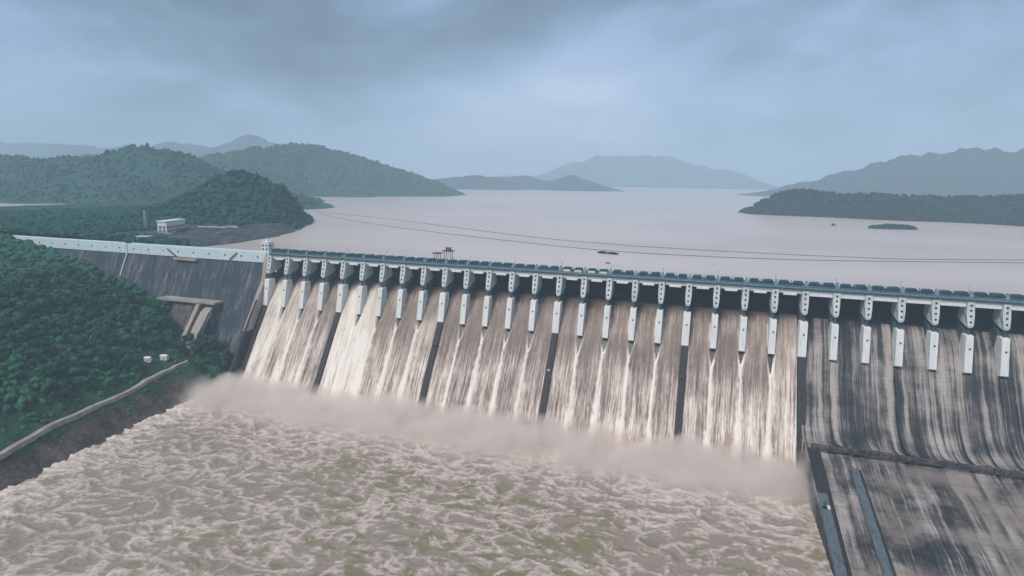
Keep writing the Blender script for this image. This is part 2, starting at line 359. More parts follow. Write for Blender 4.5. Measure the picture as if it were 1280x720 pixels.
# lip beam along the flip bucket and the rough rubble ledge
lb = MB()
for i in range(36):
    x0 = 23 * P + 4 + i * 4.6; h = random.uniform(-0.6, 0.9)
    lb.box(x0, x0 + 4.4, LIP_Y - 1.8 - random.random() * 1.2, LIP_Y + 0.9, LIP_Z - 3.2, LIP_Z + 0.5 + h * 0.5)
o = lb.build('bucket_lip', M['rock'], dam, bevel=0.25)

# piers --------------------------------------------------------------------
head_prof = [(0.2, 139.4), (11.6, 139.4), (13.6, 134), (16.2, 128), (16.8, 124.6), (15.6, 123.6), (2, 120.1), (-2.4, 118.9), (-4.0, 119.2), (-4.3, 121.0), (-2.2, 128), (-0.4, 134)]
def head_mesh():
    m = MB().extrude(head_prof, -HP, HP)
    def wd(y, z): return 1.0 if (z > 127 or y > 12) else (0.94 if z > 123 else (0.80 if z > 120.5 and y < 0 else 0.52 if y < 0 else 0.8))
    m.v = [(x * wd(y, z), y, z) for x, y, z in m.v]
    return m.mesh('pier_head', M['pier_light'], bevel=0.15)
head_me = head_mesh()
shaft_me = MB().extrude([(42, 88), (42, 139.2), (13, 139.2), (13, 119), (6.0, 117.4), (2.0, 113.6), (2.0, 90)], -2.1, 2.1).mesh('pier_shaft', M['pier_dark'], bevel=0.1)
nose_me = MB().extrude([(-5.0, 113.3), (-6.3, 112.8), (-13.0, 84.6), (-6, 82.0), (6, 88), (3, 113.3)], -HP, HP).mesh('nose_wall', M['pier_white'], bevel=0.15)
nose_wide = MB().extrude([(-5.0, 113.3), (-6.3, 112.8), (-13.0, 84.6), (-6, 82.0), (6, 88), (3, 113.3)], -HP - .5, HP + .5).mesh('nose_wall_wide', M['pier_white'], bevel=0.15)
open_me = MB().box(-0.75, 0.75, -0.35, 0.35, -0.8, 0.8).mesh('opening', M['black'], bevel=0.1)  # solid block, the shade inside the recess given as dark colour
hole_me = MB().box(-0.6, 0.6, -0.3, 0.3, -0.7, 0.7).mesh('drain_hole', M['black'], bevel=0.1)
cap_me = MB().box(-1.5, 1.5, -2.2, 2.2, 0, 2.4).box(-0.8, 0.8, -1.2, 1.2, 2.4, 5.2).mesh('pier_cap', M['hoist_pale'], bevel=0.1)
bear_me = MB().box(-0.7, 0.7, -2.6, -0.6, 112.8, 119.3).mesh('trunnion_block', M['pier_dark'])
for k in range(NB + 1):
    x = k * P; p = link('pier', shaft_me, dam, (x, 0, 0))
    link('pier_head', head_me, p); link('trunnion_block', bear_me, p)
    link('nose_wall', nose_wide if k in DIV else nose_me, p)
    for (y, z) in ((-3.42, 123.6), (-2.05, 128.2), (-0.75, 132.6), (-0.05, 136.6)): link('opening', open_me, p, (0, y, z), (-0.28, 0, 0))
    link('drain_hole', hole_me, p, (0.3, -8.8, 103.0), (-0.23, 0, 0))
    link('pier_cap', cap_me, p, (0, 3.6, 142.6))
# divide walls below the noses (piers 4, 9, 14, 19) and the end walls (0, 23)
nrm = (S / math.hypot(S, 1), 1 / math.hypot(S, 1))
for k in (0, 4, 9, 14, 19, 23):
    x = k * P; w = 3.0
    top = [(-13.0, 84.55), (-20, 84.55 - S * 7), (-40, 84.55 - S * 27), (-66, 84.55 - S * 53)]
    base = [(-66, -25), (-10, -25), (0, 84)]
    m = MB().extrude(top + base, x - w, x + w)
    d = m.build('divide_wall', M['wall_dark'], dam, bevel=0.2)
    for j in range(1):       # inspection hatch on the wall's back
        y = -27 - 3 * (k % 3); z = 84.55 - S * (-13 - y)
        MB().box(x - 1.0, x + 1.0, y - 1.0, y + 1.0, z - 1.0, z + 0.5).build('step_block', M['pier_light'] if k == 14 else M['black'], d)
# low ribs below the dry chute piers
for k in range(24, NB + 1):
    x = k * P; off = 2.4
    top = [(y - off * nrm[0] * (1 if z > 45 else .4), z + off * nrm[1] + (0 if z > 45 else .8)) for y, z in aux_prof if y < -4]
    low = [(y + 1.5, z - 1.5) for y, z in reversed(aux_prof) if y < -4]
    MB().extrude(top + low, x - 2.4, x + 2.4).build('chute_rib', M['aux'], dam, bevel=0.1)
    for dx in (8, 16):
        top = [(y - .9 * nrm[0] * (1 if z > 45 else .4), z + .9 * nrm[1] + (0 if z > 45 else .5)) for y, z in aux_prof if y < -16]
        low = [(y + 1.2, z - 1.2) for y, z in reversed(aux_prof) if y < -16]
        MB().extrude(top + low, x - P + dx - .7, x - P + dx + .7).build('chute_rib', M['aux'], dam)

# gates, bridge spans, hoists -------------------------------------------------
def gate_mesh(bottom):
    m = MB(); cyy, cz, R = 1.0, 124.5, 18.5; n = 10
    a0 = math.asin((bottom - cz) / R); a1 = math.asin(min((135.6 - cz) / R, .92)); hw = P / 2 - 2.15
    arc = [(cyy + R * math.cos(a0 + (a1 - a0) * i / n), cz + R * math.sin(a0 + (a1 - a0) * i / n)) for i in range(n + 1)]
    back = [(cyy + (R + .5) * math.cos(a0 + (a1 - a0) * i / n), cz + (R + .5) * math.sin(a0 + (a1 - a0) * i / n)) for i in range(n + 1)]
    m.extrude(arc + back[::-1], -hw, hw); return m, a0, a1, hw
def gate_parts(bottom):
    m, a0, a1, hw = gate_mesh(bottom); skin = m.mesh('gate', M['gate'])
    ribs = []
    for q in (0.12, 0.38, 0.64, 0.9):
        a = a0 + (a1 - a0) * q; y, z = 1 + 18.0 * math.cos(a), 124.5 + 18.0 * math.sin(a)
        ribs.append(MB().box(-hw, hw, y - 0.9, y - 0.02, z - 0.35, z + 0.35).mesh('gate_girder', M['gate'], bevel=0.08))
    arms = []
    for sx in (-1, 1):
        mm = MB()
        for q in (0.2, 0.8):
            a = a0 + (a1 - a0) * q; mm.tube([(sx * (hw - .9), 1.6, 124.4), (sx * (hw - 1.6), 1 + 17.8 * math.cos(a), 124.5 + 17.8 * math.sin(a))], 0.45, 6)
        arms.append(mm.mesh('gate_arm', M['gate']))
    return skin, ribs, arms
G_OPEN = gate_parts(114.7); G_SHUT = gate_parts(113.4)
HB = P / 2
span_me = MB().extrude([(-0.2, 139.6), (-0.2, 140.6), (-0.6, 140.7), (-0.6, 142.5), (13.2, 142.5), (13.2, 139.6)], -HB + .02, HB - .02).mesh('deck_span', M['deck'], bevel=0.06)
fascia_me = MB().box(-HB + .3, HB - .3, -0.95, -0.62, 141.6, 142.3).mesh('fascia_rail', M['hoist_pale'])
beam_a = MB().box(-HB + 3.2, HB - 3.0, 1.2, 2.6, 136.6, 139.3).mesh('hoist_beam', M['girder_white'], bevel=0.08)
beam_b = MB().box(-5.6, 5.2, 1.05, 2.4, 134.7, 136.58).mesh('beam_bracket', M['girder_white'], bevel=0.3)
beam_c = MB().box(-HB + 3.0, HB - 3.0, 1.05, 2.6, 135.0, 139.3).mesh('plain_beam', M['girder_white'], bevel=0.08)
hprof = [(-4.4, 142.55), (-4.4, 145.2), (-3.3, 146.9), (3.2, 147.1), (4.4, 145.4), (4.4, 142.55)]
def hoist_mesh(mat, name):
    m = MB(); v0 = 1.2; v1 = 6.8
    n = len(hprof); m.v = [(a, v0, z) for a, z in hprof] + [(a, v1, z) for a, z in hprof]
    m.f = [tuple(range(n)), tuple(range(2 * n - 1, n - 1, -1))] + [((i + 1) % n, i, n + i, n + (i + 1) % n) for i in range(n)]
    return m.mesh(name, mat, bevel=0.12)
hoist_me = hoist_mesh(M['hoist'], 'hoist_housing')
vent_me = MB().box(-2.6, 2.6, 1.02, 1.3, 143.6, 144.9).mesh('vent_panel', M['gate'])
vent_w = MB().box(-3.6, 3.6, 1.0, 1.3, 142.8, 144.9).mesh('white_vent_panel', M['girder_white'])
motor_me = MB().box(-1.1, 1.1, 2, 5, 142.55, 145.1).box(-0.25, 0.25, 3.2, 3.8, 145.1, 147.6).mesh('hoist_motor', M['hoist'], bevel=0.12)
def rail_mesh():
    m = MB()
    for i in range(9): x = -HB + 0.5 + i * (P - 1) / 8; m.box(x - .12, x + .12, -0.45, -0.2, 142.45, 144.0)
    for z in (143.1, 143.9): m.box(-HB + .3, HB - .3, -0.42, -0.24, z - .1, z + .1)
    return m.mesh('railing', M['hoist_pale'])
rail_me = rail_mesh()
post_me = MB().tube([(0, 9.5, 142.5), (0, 9.5, 150.5)], [0.22, 0.12], 6).box(-0.9, 0.9, 9.3, 9.7, 150.3, 150.6).mesh('lamp_post', M['hoist_pale'])
for k in range(NB):
    x = (k + .5) * P; aux = k >= NB_MAIN
    skin, ribs, arms = G_SHUT if aux else G_OPEN
    g = link('gate', skin, dam, (x, 0, 0))
    for r in ribs: link('gate_girder', r, g)
    sp = link('deck_span', span_me, dam, (x, 0, 0)); link('railing', rail_me, sp); link('fascia_rail', fascia_me, sp)
    if aux: link('hoist_beam', beam_c, dam, (x, 0, 0))
    else:
        hb = link('hoist_beam', beam_a, dam, (x, 0, 0)); link('beam_bracket', beam_b, hb)
    for s in (-1, 1):
        h = link('hoist_housing', hoist_me, dam, (x + s * 5.6, 0, random.uniform(-.15, .15)), scale=(random.uniform(.93, 1.03), 1, 1))
        if k in (14, 15): link('vent_panel', vent_w, h); h['label'] = 'hoist housing with a white front panel'
        else: link('vent_panel', vent_me, h)
    link('hoist_motor', motor_me, dam, (x, 0, 0)); 
    if k % 2 == 0: link('lamp_post', post_me, dam, (x - HB, 0, 0))

# non-overflow wing on the left ---------------------------------------------------
WX0 = -470.0; WX1 = -HP - 3.5
wing = tag(empty('abutment_dam', (0, 0, 0)), 'dark streaked abutment dam with a pale parapet band left of the spillway', 'dam')
nblk = 20; bw = (WX1 - WX0) / nblk
for i in range(nblk):
    x0 = WX0 + i * bw
    MB().extrude([(12, -20), (12, 139.0), (3.0, 139.0), (3.0, 130.4), (3.4 - .5 * 0.6, 129.8), (3.4 - .5 * 150, -20)], x0 + .04, x0 + bw - .04).build('face_block', M['wing'], wing)
    b = MB().box(x0 + .03, x0 + bw - .03, 2.0, 2.95, 130.2, 142.2).build('parapet_panel', M['cyan_white'], wing, bevel=0.06)
    MB().box(x0 + bw * .5 - .9, x0 + bw * .5 + .9, 1.85, 2.1, 135.3, 137.2).build('drain_opening', M['black'], b)
    MB().box(x0 + .03, x0 + bw - .03, 2.97, 12.3, 139.02, 140.3).build('roadway', M['cyan_white'], wing)
    MB().box(x0 + .03, x0 + bw - .03, 11.8, 12.5, 140.32, 142.0).build('kerb_wall', M['cyan_white'], wing)
# side pier and buttress against the first spillway pier
MB().extrude([(3, 139.5), (10, 139.5), (16, 60), (-40, 60), (-6, 112), (-1.5, 130)], -8.2, -2.9).build('end_buttress', M['tan'], wing, bevel=0.2)
MB().extrude([(-6.2, 112), (-8, 108), (-44, 56), (-70, 16), (-78, 2), (-78, -12), (0, -12), (0, 112)], -6.0, -3.1).build('training_wall', M['wall_dark'], wing, bevel=0.2)
# walkway ledge, stair and downpipe on the face
MB().box(-138, -104, -2.4, 1.9, 126.8, 129.4).build('ledge', M['tan'], wing, bevel=0.15)
st = MB()
for i in range(14): st.box(-150 + i * 1.15, -148.6 + i * 1.15, 0.6, 1.9, 138.6 - i * .75, 139.2 - i * .75)
st.build('stairway', M['rock'], wing)
st = MB()
for i in range(12): st.box(-58 + i * .95, -56.7 + i * .95, 0.8, 1.9, 131.0 + i * .75, 131.6 + i * .75)
st.build('stairway', M['rock'], wing)
MB().tube([(-214, 1.4, 141), (-214, 1.4, 131), (-214.5, -13.6, 98), (-215, -23.6, 78)], 0.6).build('downpipe', M['girder_white'], wing)

# ------------------------------------------------------------------ lake and tail water
def struct(o): o['kind'] = 'structure'; return o
lk = MB(); lk.poly([(-9000, 20.8, LAKE), (9000, 20.8, LAKE), (9000, 14500, LAKE), (-9000, 14500, LAKE)]); lk.poly([(-9000, 12.55, LAKE), (-8.3, 12.55, LAKE), (-8.3, 20.8, LAKE), (-9000, 20.8, LAKE)])
lake = struct(lk.build('lake', M['lake']))
def edge_x(y): return np.interp(y, [-700, -430, -289, -178, -102, -60, -23], [70, 25, -1, -14, -18, -6, -5])
def build_tail():
    xs = np.concatenate([np.arange(-60, 556.5, 0.85)]); ys = np.arange(-440, -50, 0.85)
    X, Y = np.meshgrid(xs, ys)
    wx = X + 9 * fbm(X / 38, Y / 38, 3, 5); wy = Y + 9 * fbm(X / 38 + 9, Y / 38, 3, 6)
    big = fbm(wx / 46, wy / 30, 3, 2)
    r1 = ridged(wx / 19, wy / 12, 4, 21, .6); r2 = ridged(wx / 6.5, wy / 4.6, 3, 33, .6)
    near = sstep(-190, -75, Y)                         # boil towards the toe
    H = 0.9 * big + (0.9 + 1.6 * near) * (r1 - 0.62) * 1.6 + 0.45 * (r2 - .6) + near * 1.5 * fbm(X / 14, Y / 12, 3, 8)
    left = np.exp(-((X - edge_x(Y)) / 22.0) ** 2); H = H + left * (1.3 + 2.2 * (r1 - .6))
    foam = 0.36 + 1.25 * np.clip(r1 - 0.66, -.3, 1) + 0.75 * np.clip(r2 - 0.62, -.3, 1) + 0.28 * near + 0.30 * left + 0.25 * fbm(X / 60, Y / 45, 3, 44)
    cl = fbm(X / 70 + 3, Y / 45, 3, 61); ol = fbm(wx / 15, wy / 8, 3, 71)
    cen = np.exp(-((X - 330) / 190.0) ** 2) * sstep(-130, -170, Y)
    olive = np.clip((ol + 0.55 * cl + 0.28 * cen - 0.26) * 4.2, 0, 1) * sstep(-118, -150, Y) * (0.35 + .65 * cen)
    V = np.stack([X, Y, TAIL + H], -1).reshape(-1, 3)
    me = np_mesh('river', V, grid_faces(len(xs), len(ys)), M['tail'], {'foam': foam, 'olive': olive})
    return struct(link('river', me))
river = build_tail()
mb = MB(); mb.poly([(-60, -2000, -1.6), (1400, -2000, -1.6), (1400, -30, -1.6), (-60, -30, -1.6)])
struct(mb.build('river_bed_water', M['tail']))

# water over the main spillway -----------------------------------------------------
bay_foam = [.62, .50, .34, .22, .68, .66, .30, .24, .36, .20, .16, .22, .18, .26, .24, .20, .28, .22, .20, .26, .24, .30, .42]
bay_warm = [.75, .55, .25, .15, .95, .95, .35, .2, .25] + [0.1] * 14
def build_spill():
    # profile sampled by arc length from under the gate to the toe
    yy = np.concatenate([np.linspace(21.5, 1, 26)[:-1], np.linspace(1, -69, 100)]); zz = np.array([chute_z(v) for v in yy])
    ds = np.concatenate([[0], np.cumsum(np.hypot(np.diff(yy), np.diff(zz)))])
    S0 = np.interp(-(-8.0), -yy, ds)                   # where the noses end
    ty = np.gradient(yy, ds); tz = np.gradient(zz, ds); ny, nz = tz * -1, ty   # normal candidates
    ny, nz = np.where(nz < 0, -ny, ny), np.abs(nz)
    ny = -np.abs(ny)
    for gi, (a, b) in enumerate(zip(DIV[:-1], DIV[1:])):
        xs = np.arange(a * P + 3.02, b * P - 2.98, 0.45); X, SS = np.meshgrid(xs, ds)
        kb = np.clip((X / P).astype(int), 0, 22); kf = np.array(bay_foam)[kb]; kw = np.array(bay_warm)[kb]
        kp = np.round(X / P).astype(int); dx = X - kp * P; inner = (kp > a) & (kp < b)
        rr = np.random.default_rng(5); Lh = 13 + 10 * rr.random(40)
        t = (SS - S0) / Lh[kp]; hw = np.where((t > -3) & (t < 1) & inner, 2.75 * np.clip(1 - np.maximum(t, 0), 0, 1) ** 0.8, 0)
        hole = inner & (t > 0) & (t < 1) & (np.abs(dx) < hw)
        depth = np.interp(SS, [0, 12, 40, 140], [1.1, 1.7, 2.6, 2.6])
        gap = np.abs(dx) - hw
        edge = np.where(inner & (t > -0.2) & (t < 1), np.clip(gap / 0.9, 0.05, 1), 1.0)
        wob = fbm(SS / 9 + kp * 7.3, X * 0 + kp, 3, 77); rw = (1.2 + .45 * np.clip(t - 1, 0, 5)) * (1 + .5 * fbm(SS / 6 + kp * 3.7, np.sign(dx) * 2 + kp, 2, 78)); ridge = np.where(inner & (t > .25), np.exp(-(np.maximum(np.abs(dx + .6 * wob * np.clip(t, 0, 1.5)) - hw, 0) / rw) ** 2), 0) * sstep(0.25, 1.1, t)
        st = fbm(X / 1.5, SS / 45, 4, 3 + gi, .6); st2 = fbm(X / 5.5, SS / 70, 3, 13 + gi); sp = fbm(X / 1.1, SS / 7, 3, 23 + gi, .6)
        low = sstep(25, 105, SS)
        off = depth * edge + ridge * (1.5 + .4 * st) + (0.15 + .45 * low) * st * 1.4 + .35 * st2 * low + .35 * low * sp
        patch = fbm(X / 26 + kb * 3.1, SS / 30, 3, 51)
        foam = kf + (0.25 + .3 * low) * st * 1.5 + .55 * st2 * (0.35 + .5 * low) + .30 * low + .35 * low * sp + .35 * patch
        foam = foam - 0.30 * (1 - sstep(2, 24, SS)) - .35 * (1 - sstep(2, 13, SS)) + 0.75 * ridge  # smoother water below the gates; lower values also paint in the shade there
        lip = np.where(inner & (t > -1.2) & (t < 1.3), np.exp(-((np.abs(dx) - hw - .7) / .9) ** 2), 0); foam = foam + .45 * lip
        foam = foam - np.where(kf < .35, 0.20 * np.exp(-((SS - 62) / 22) ** 2) * (1 - ridge), 0)
        warm = kw * sstep(10, 28, SS) * (1 - .6 * sstep(60, 110, SS))
        Yv = yy[:, None] + ny[:, None] * off; Zv = zz[:, None] + nz[:, None] * off
        V = np.stack([X, Yv, Zv], -1).reshape(-1, 3)
        hc = hole[:-1, :-1] & hole[1:, 1:] & hole[:-1, 1:] & hole[1:, :-1]
        me = np_mesh('spillway_water', V, grid_faces(len(xs), len(ds), ~hc), M['spill'], {'foam': foam, 'warm': warm, 'ux': X, 'us': SS})
        struct(link('spillway_water', me))
build_spill()

# ------------------------------------------------------------------ apron and training walls right of the water
def apron_z(y): return np.interp(y, [-700, -330, -190, LIP_Y], [-14, -8, -2.2, LIP_Z - 5.5])
def build_apron():
    xs = np.arange(553, 900, 3.0); ys = np.arange(-420, LIP_Y + 2, 3.0); X, Y = np.meshgrid(xs, ys)
    Z = apron_z(Y) + 0.8 * fbm(X / 14, Y / 30, 4, 91) + 3.5 * sstep(600, 800, X) * fbm(X / 60, Y / 60, 3, 92)
    me = np_mesh('apron', np.stack([X, Y, Z], -1).reshape(-1, 3), grid_faces(len(xs), len(ys)), M['apron'])
    struct(link('apron', me))
build_apron()
M['wall_blue'] = weathered('blue grey wet wall top', (0.12, 0.15, 0.17), (0.04, 0.05, 0.06), 0.9, rough=0.35)
def long_wall(name, label, x0, x1, ys, dz, base):
    prof = [(y, float(apron_z(y)) + dz) for y in ys] + [(ys[-1], base), (ys[0], base)]
    o = MB().extrude(prof, x0, x1).build(name, M['wall_blue'], None, bevel=0.15); tag(o, label, 'wall'); return o
YS = [LIP_Y + 6, -90, -120, -150, -190, -250, -330, -440]
t1 = tag(empty('training_wall', (552, LIP_Y, 0)), 'long blue-grey training wall along the right edge of the churning river', 'wall')
def wall_part(name, x0, x1, dz, mat, par, base=-25, ys=YS):
    prof = [(y, float(apron_z(y)) + dz) for y in ys] + [(ys[-1], base), (ys[0], base)]
    me = MB().extrude(prof, x0, x1).mesh(name, mat, bevel=0.12); o = link(name, me); o.parent = par; o.matrix_parent_inverse = Matrix.Translation(-par.location); return o
wall_part('wall_stem', 553.0, 559.6, 3.6, M['wall_blue'], t1, ys=YS[2:]); wall_part('wall_head', 553.0, 559.6, 3.55, M['wall_dark'], t1, ys=YS[:3]); wall_part('wall_footing', 559.7, 563.0, 1.4, M['wall_dark'], t1); wall_part('coping', 552.0, 552.95, 4.3, M['aux'], t1)
t2 = tag(empty('drain_channel_wall', (584, -84, 0)), 'narrow blue-grey wall running down the stained apron beside the dry chutes', 'wall')
Y2 = [-84, -110, -150, -190, -250, -330, -440]
wall_part('wall_stem', 580.5, 586.0, 1.6, M['wall_blue'], t2, ys=Y2); wall_part('wall_footing', 586.1, 588, .9, M['wall_dark'], t2, ys=Y2)
kz = float(apron_z(-135)) + 3.6
kk = tag(empty('winch_post', (556.5, -135, kz)), 'small dark winch with a white drum on the river training wall', 'winch')
MB().box(-2.2, 1.2, -.8, .8, 0, 1.1).build('base', M['black'], kk, bevel=.1); MB().tube([(-1.0, 0, 1.1), (-1.0, 0, 4.2)], .35).build('post', M['black'], kk); MB().tube([(1.6, -1, 1.0), (1.6, 1, 1.0)], 1.0, 10).build('drum', M['girder_white'], kk)

# ------------------------------------------------------------------ left bank terrain and near hill
def h_down(x, y):
    d = edge_x(y) - x
    h = np.interp(d, [-400, 0, 26, 95, 200, 900], [-380, 0, 24.7, 67.0, 102, 240]) + 2.2 * fbm(x / 28, y / 28, 4, 17) * sstep(0, 30, d)
    h = np.minimum(h, 150 + 18 * fbm(x / 120, y / 120, 3, 19))
    h = h + 26 * np.exp(-((x + 27) / 20) ** 2 - ((y + 57) / 26) ** 2) * sstep(1, 12, d)   # bench beside the spillway
    return h - 3
SHY = [-200, 60, 100, 179, 282, 492, 648, 760, 900]; SHX = [-140, -140, -130, -143, -176, -291, -436, -640, -900]
def h_up(x, y):
    d = np.interp(y, SHY, SHX) - x + 10 * fbm(x / 40, y / 40, 3, 27)
    h = LAKE + np.where(d > 0, 4.5 * sstep(0, 60, d) + 0.02 * np.clip(d, 0, 400), 0.12 * d)
    sx = np.where(x > -342, 108, 118); b = 14 * np.exp(-((x + 328) / 42) ** 2 - ((y - 330) / 60) ** 2) + 66 * np.exp(-((x + 342) / sx) ** 2 - ((y - 335) / np.where(y > 335, 135, 105)) ** 2)
    b = b + 15 * np.exp(-((x + 500) / 110) ** 2 - ((y - 420) / 160) ** 2) + 22 * np.exp(-((x + 285) / 60) ** 2 - ((y - 430) / 90) ** 2)
    return h + b * sstep(0, 60, d) * (1 + .22 * fbm(x / 55, y / 55, 4, 29)) + 2.5 * fbm(x / 25, y / 25, 3, 30) * sstep(0, 30, d)
def h_left(x, y):
    t = sstep(-2, 14, y); return h_down(x, y) * (1 - t) + h_up(x, y) * t
BLD = dict(A=(-262, 105), u=(-.277, .961), n=(.961, .277), L=47.0, D=13.0, z=145.0)
def build_left():
    xs = np.arange(-900, 12, 5.0); ys = np.arange(-620, 16, 5.0); X, Y = np.meshgrid(xs, ys)
    hd = h_down(X, Y); me = np_mesh('river_bank', np.stack([X, Y, np.where(Y > 5, np.minimum(hd, 136), hd) + 1.2 * sstep(30, 12, hd) * (ridged(X / 12, Y / 12, 3, 15) - .6)], -1).reshape(-1, 3), grid_faces(len(xs), len(ys)), M['soil'], {'rocky': sstep(22, 12, hd + 7 * fbm(X / 30, Y / 30, 3, 16))})
    struct(link('river_bank', me))
    xs = np.arange(-1000, -100, 5.0); ys = np.arange(13, 900, 5.0); X, Y = np.meshgrid(xs, ys)
    Z = h_up(X, Y); d = np.interp(Y, SHY, SHX) - X
    stone = sstep(152, 148, Z) * sstep(190, 150, d) * sstep(45, 75, Y) * sstep(330, 270, Y)
    me = np_mesh('near_hill', np.stack([X, Y, Z], -1).reshape(-1, 3), grid_faces(len(xs), len(ys)), M['near_hill'], {'stone': np.clip(stone, 0, 1)})
    struct(link('near_hill', me))
build_left()

# distant land ---------------------------------------------------------------------
def spine_hill(name, spine, ext, res, mat, seed, rough=0.16, ns=1.0):
    sp = np.array(spine, float); seg = np.linspace(0, len(sp) - 1, 110); q = np.stack([np.interp(seg, np.arange(len(sp)), sp[:, i]) for i in range(4)], -1)
    xs = np.arange(ext[0], ext[1], res); ys = np.arange(ext[2], ext[3], res); X, Y = np.meshgrid(xs, ys)
    H = np.full(X.shape, -60.0); wob = 1 + .30 * fbm(X / 260, Y / 260, 3, seed + 5)
    for x, y, h, w in q:
        d = np.hypot(X - x, Y - y) * wob / w
        H = np.maximum(H, (h - LAKE + 6) * (1.18 * np.exp(-(d * 1.25) ** 2 * .9) - .18) - 6)
    mask = np.clip(H / 60, 0, 1)
    rd = ridged(X / (230 * ns), Y / (230 * ns), 5, seed) - .62; hs = max(45, 5 * res)
    H = H + mask * (H * rough * 2.2 * rd + 10 * fbm(X / hs, Y / hs, 3, seed + 9)) + 2.0 * fbm(X / 60, Y / 60, 3, seed + 2)
    H = np.where(H < -4, -14, H)
    me = np_mesh(name, np.stack([X, Y, LAKE + H], -1).reshape(-1, 3), grid_faces(len(xs), len(ys)), mat)
    struct(link(name, me)); return (X, Y, LAKE + H)
far_m = M['leaf_far']
ridge = spine_hill('wooded_ridge', [(-2700, 1900, 300, 420), (-2300, 1900, 285, 420), (-1880, 1900, 305, 430), (-1730, 1920, 320, 430), (-1525, 2000, 384, 470), (-1400, 2050, 352, 450), (-1270, 2100, 322, 400), (-1100, 2220, 272, 330), (-1000, 2350, 222, 250), (-890, 2460, 160, 150)], (-3300, -560, 1250, 3000), 11, far_m, 101)
lhill = spine_hill('left_hill', [(-2300, 950, 290, 420), (-1850, 980, 268, 380), (-1388, 1000, 268, 330), (-1297, 1000, 300, 330), (-1198, 1010, 276, 320), (-1080, 1030, 225, 300), (-900, 1000, 175, 260), (-700, 900, 150, 200)], (-2800, -480, 560, 1500), 9, far_m, 201)
farl = spine_hill('distant_range', [(-9000, 5200, 560, 1000), (-6600, 5000, 520, 900), (-5649, 5000, 505, 800), (-5344, 5000, 560, 800), (-4944, 5050, 500, 700), (-4381, 5000, 618, 800), (-4000, 5100, 500, 700), (-3300, 5300, 330, 600)], (-9900, -2500, 4200, 6000), 32, M['leaf_dist'], 301, rough=.16, ns=2.5)
spine_hill('wooded_island', [(-1900, 4300, 200, 300), (-1560, 4250, 228, 330), (-1420, 4250, 246, 330), (-1260, 4300, 236, 300), (-1130, 4380, 180, 180)], (-2500, -850, 3850, 4800), 14, M['leaf_dark'], 401, rough=.08)
spine_hill('wooded_island', [(-1360, 5000, 240, 330), (-1180, 4950, 258, 330), (-950, 4850, 215, 260)], (-1900, -500, 4500, 5400), 14, M['leaf_dark'], 421, rough=.08)
spine_hill('wooded_island', [(-860, 4650, 205, 220), (-730, 4600, 225, 240), (-620, 4550, 262, 250), (-500, 4600, 218, 220), (-330, 4650, 172, 130), (-240, 4680, 150, 80)], (-1300, 50, 4250, 5000), 12, M['leaf_dark'], 441, rough=.08)
spine_hill('distant_mountain', [(-2600, 9600, 300, 900), (-1893, 9500, 350, 900), (-1150, 9500, 590, 1200), (-137, 9500, 585, 1200), (470, 9500, 490, 1000), (1000, 9500, 290, 700)], (-4500, 2600, 8000, 11000), 50, M['leaf_dist'], 501, rough=.22, ns=4)
spine_hill('low_far_shore', [(1100, 9200, 152, 200), (1500, 8700, 158, 240), (1900, 8200, 165, 240)], (700, 2600, 7700, 9700), 30, far_m, 521, rough=.05)
spine_hill('right_range', [(930, 4300, 165, 260), (1080, 4250, 205, 300), (1244, 4200, 250, 360), (1386, 4200, 282, 420), (1657, 4150, 385, 430), (2000, 4150, 440, 520), (2700, 4200, 460, 600), (3600, 4300, 420, 600)], (300, 4400, 3300, 5200), 16, M['leaf_dist'], 541, rough=.2, ns=1.5)
risl = spine_hill('right_headland', [(668, 1420, 170, 90), (700, 1470, 196, 130), (764, 1500, 214, 165), (860, 1480, 198, 160), (950, 1470, 204, 170), (1060, 1440, 196, 170), (1250, 1420, 205, 190), (1600, 1450, 240, 300)], (480, 2000, 1120, 1900), 6, M['leaf_dark'], 601, rough=.05)
isl2 = spine_hill('low_islet', [(822, 915, 142, 22), (850, 925, 145, 26), (890, 930, 144, 26)], (760, 960, 860, 990), 3, M['leaf_dark'], 621, rough=.05)

# ------------------------------------------------------------------ woods
def blob(seed, sub=1, rough=.3):
    import bmesh
    bm = bmesh.new(); bmesh.ops.create_icosphere(bm, subdivisions=sub, radius=1.0); r = random.Random(seed)
    V = np.array([v.co[:] for v in bm.verts]); V *= 1 + np.array([[r.uniform(-rough, rough)] for _ in V]); V[:, 2] *= .9
    F = np.array([[v.index for v in f.verts] for f in bm.faces]); bm.free(); return V, F
def wood(name, label, pts, sizes, mat, sub, seed):
    """many small canopy clumps as one mass"""
    pts = np.asarray(pts); vs, fs = [], []; n0 = 0; r = np.random.default_rng(seed)
    protos = [blob(seed + i, sub) for i in range(6)]
    for i, p in enumerate(pts):
        V, F = protos[i % 6]; a = r.random() * 6.28; c, s = math.cos(a), math.sin(a); R = np.array([[c, s, 0], [-s, c, 0], [0, 0, 1]])
        sc = sizes[i] * np.array([1, 1, r.uniform(.75, 1.25)]); vs.append((V * sc) @ R + p + (0, 0, sizes[i] * .35)); fs.append(F + n0); n0 += len(V)
    me = np_mesh(name, np.concatenate(vs), np.concatenate(fs), mat, smooth=False)
    o = link(name, me); tag(o, label, 'woodland', kind='stuff'); return o
def scatter_grid(XYZ, n, seed, zmin=139.5, cond=None):
    X, Y, Z = XYZ; r = np.random.default_rng(seed); ok = Z > zmin
    if cond is not None: ok &= cond(X, Y, Z)
    idx = np.flatnonzero(ok); idx = r.choice(idx, min(n, len(idx) * 3), replace=True); st = X[0, 1] - X[0, 0]
    jx, jy = (r.random((2, len(idx))) - .5) * st
    return np.stack([X.ravel()[idx] + jx, Y.ravel()[idx] + jy, Z.ravel()[idx]], -1), r
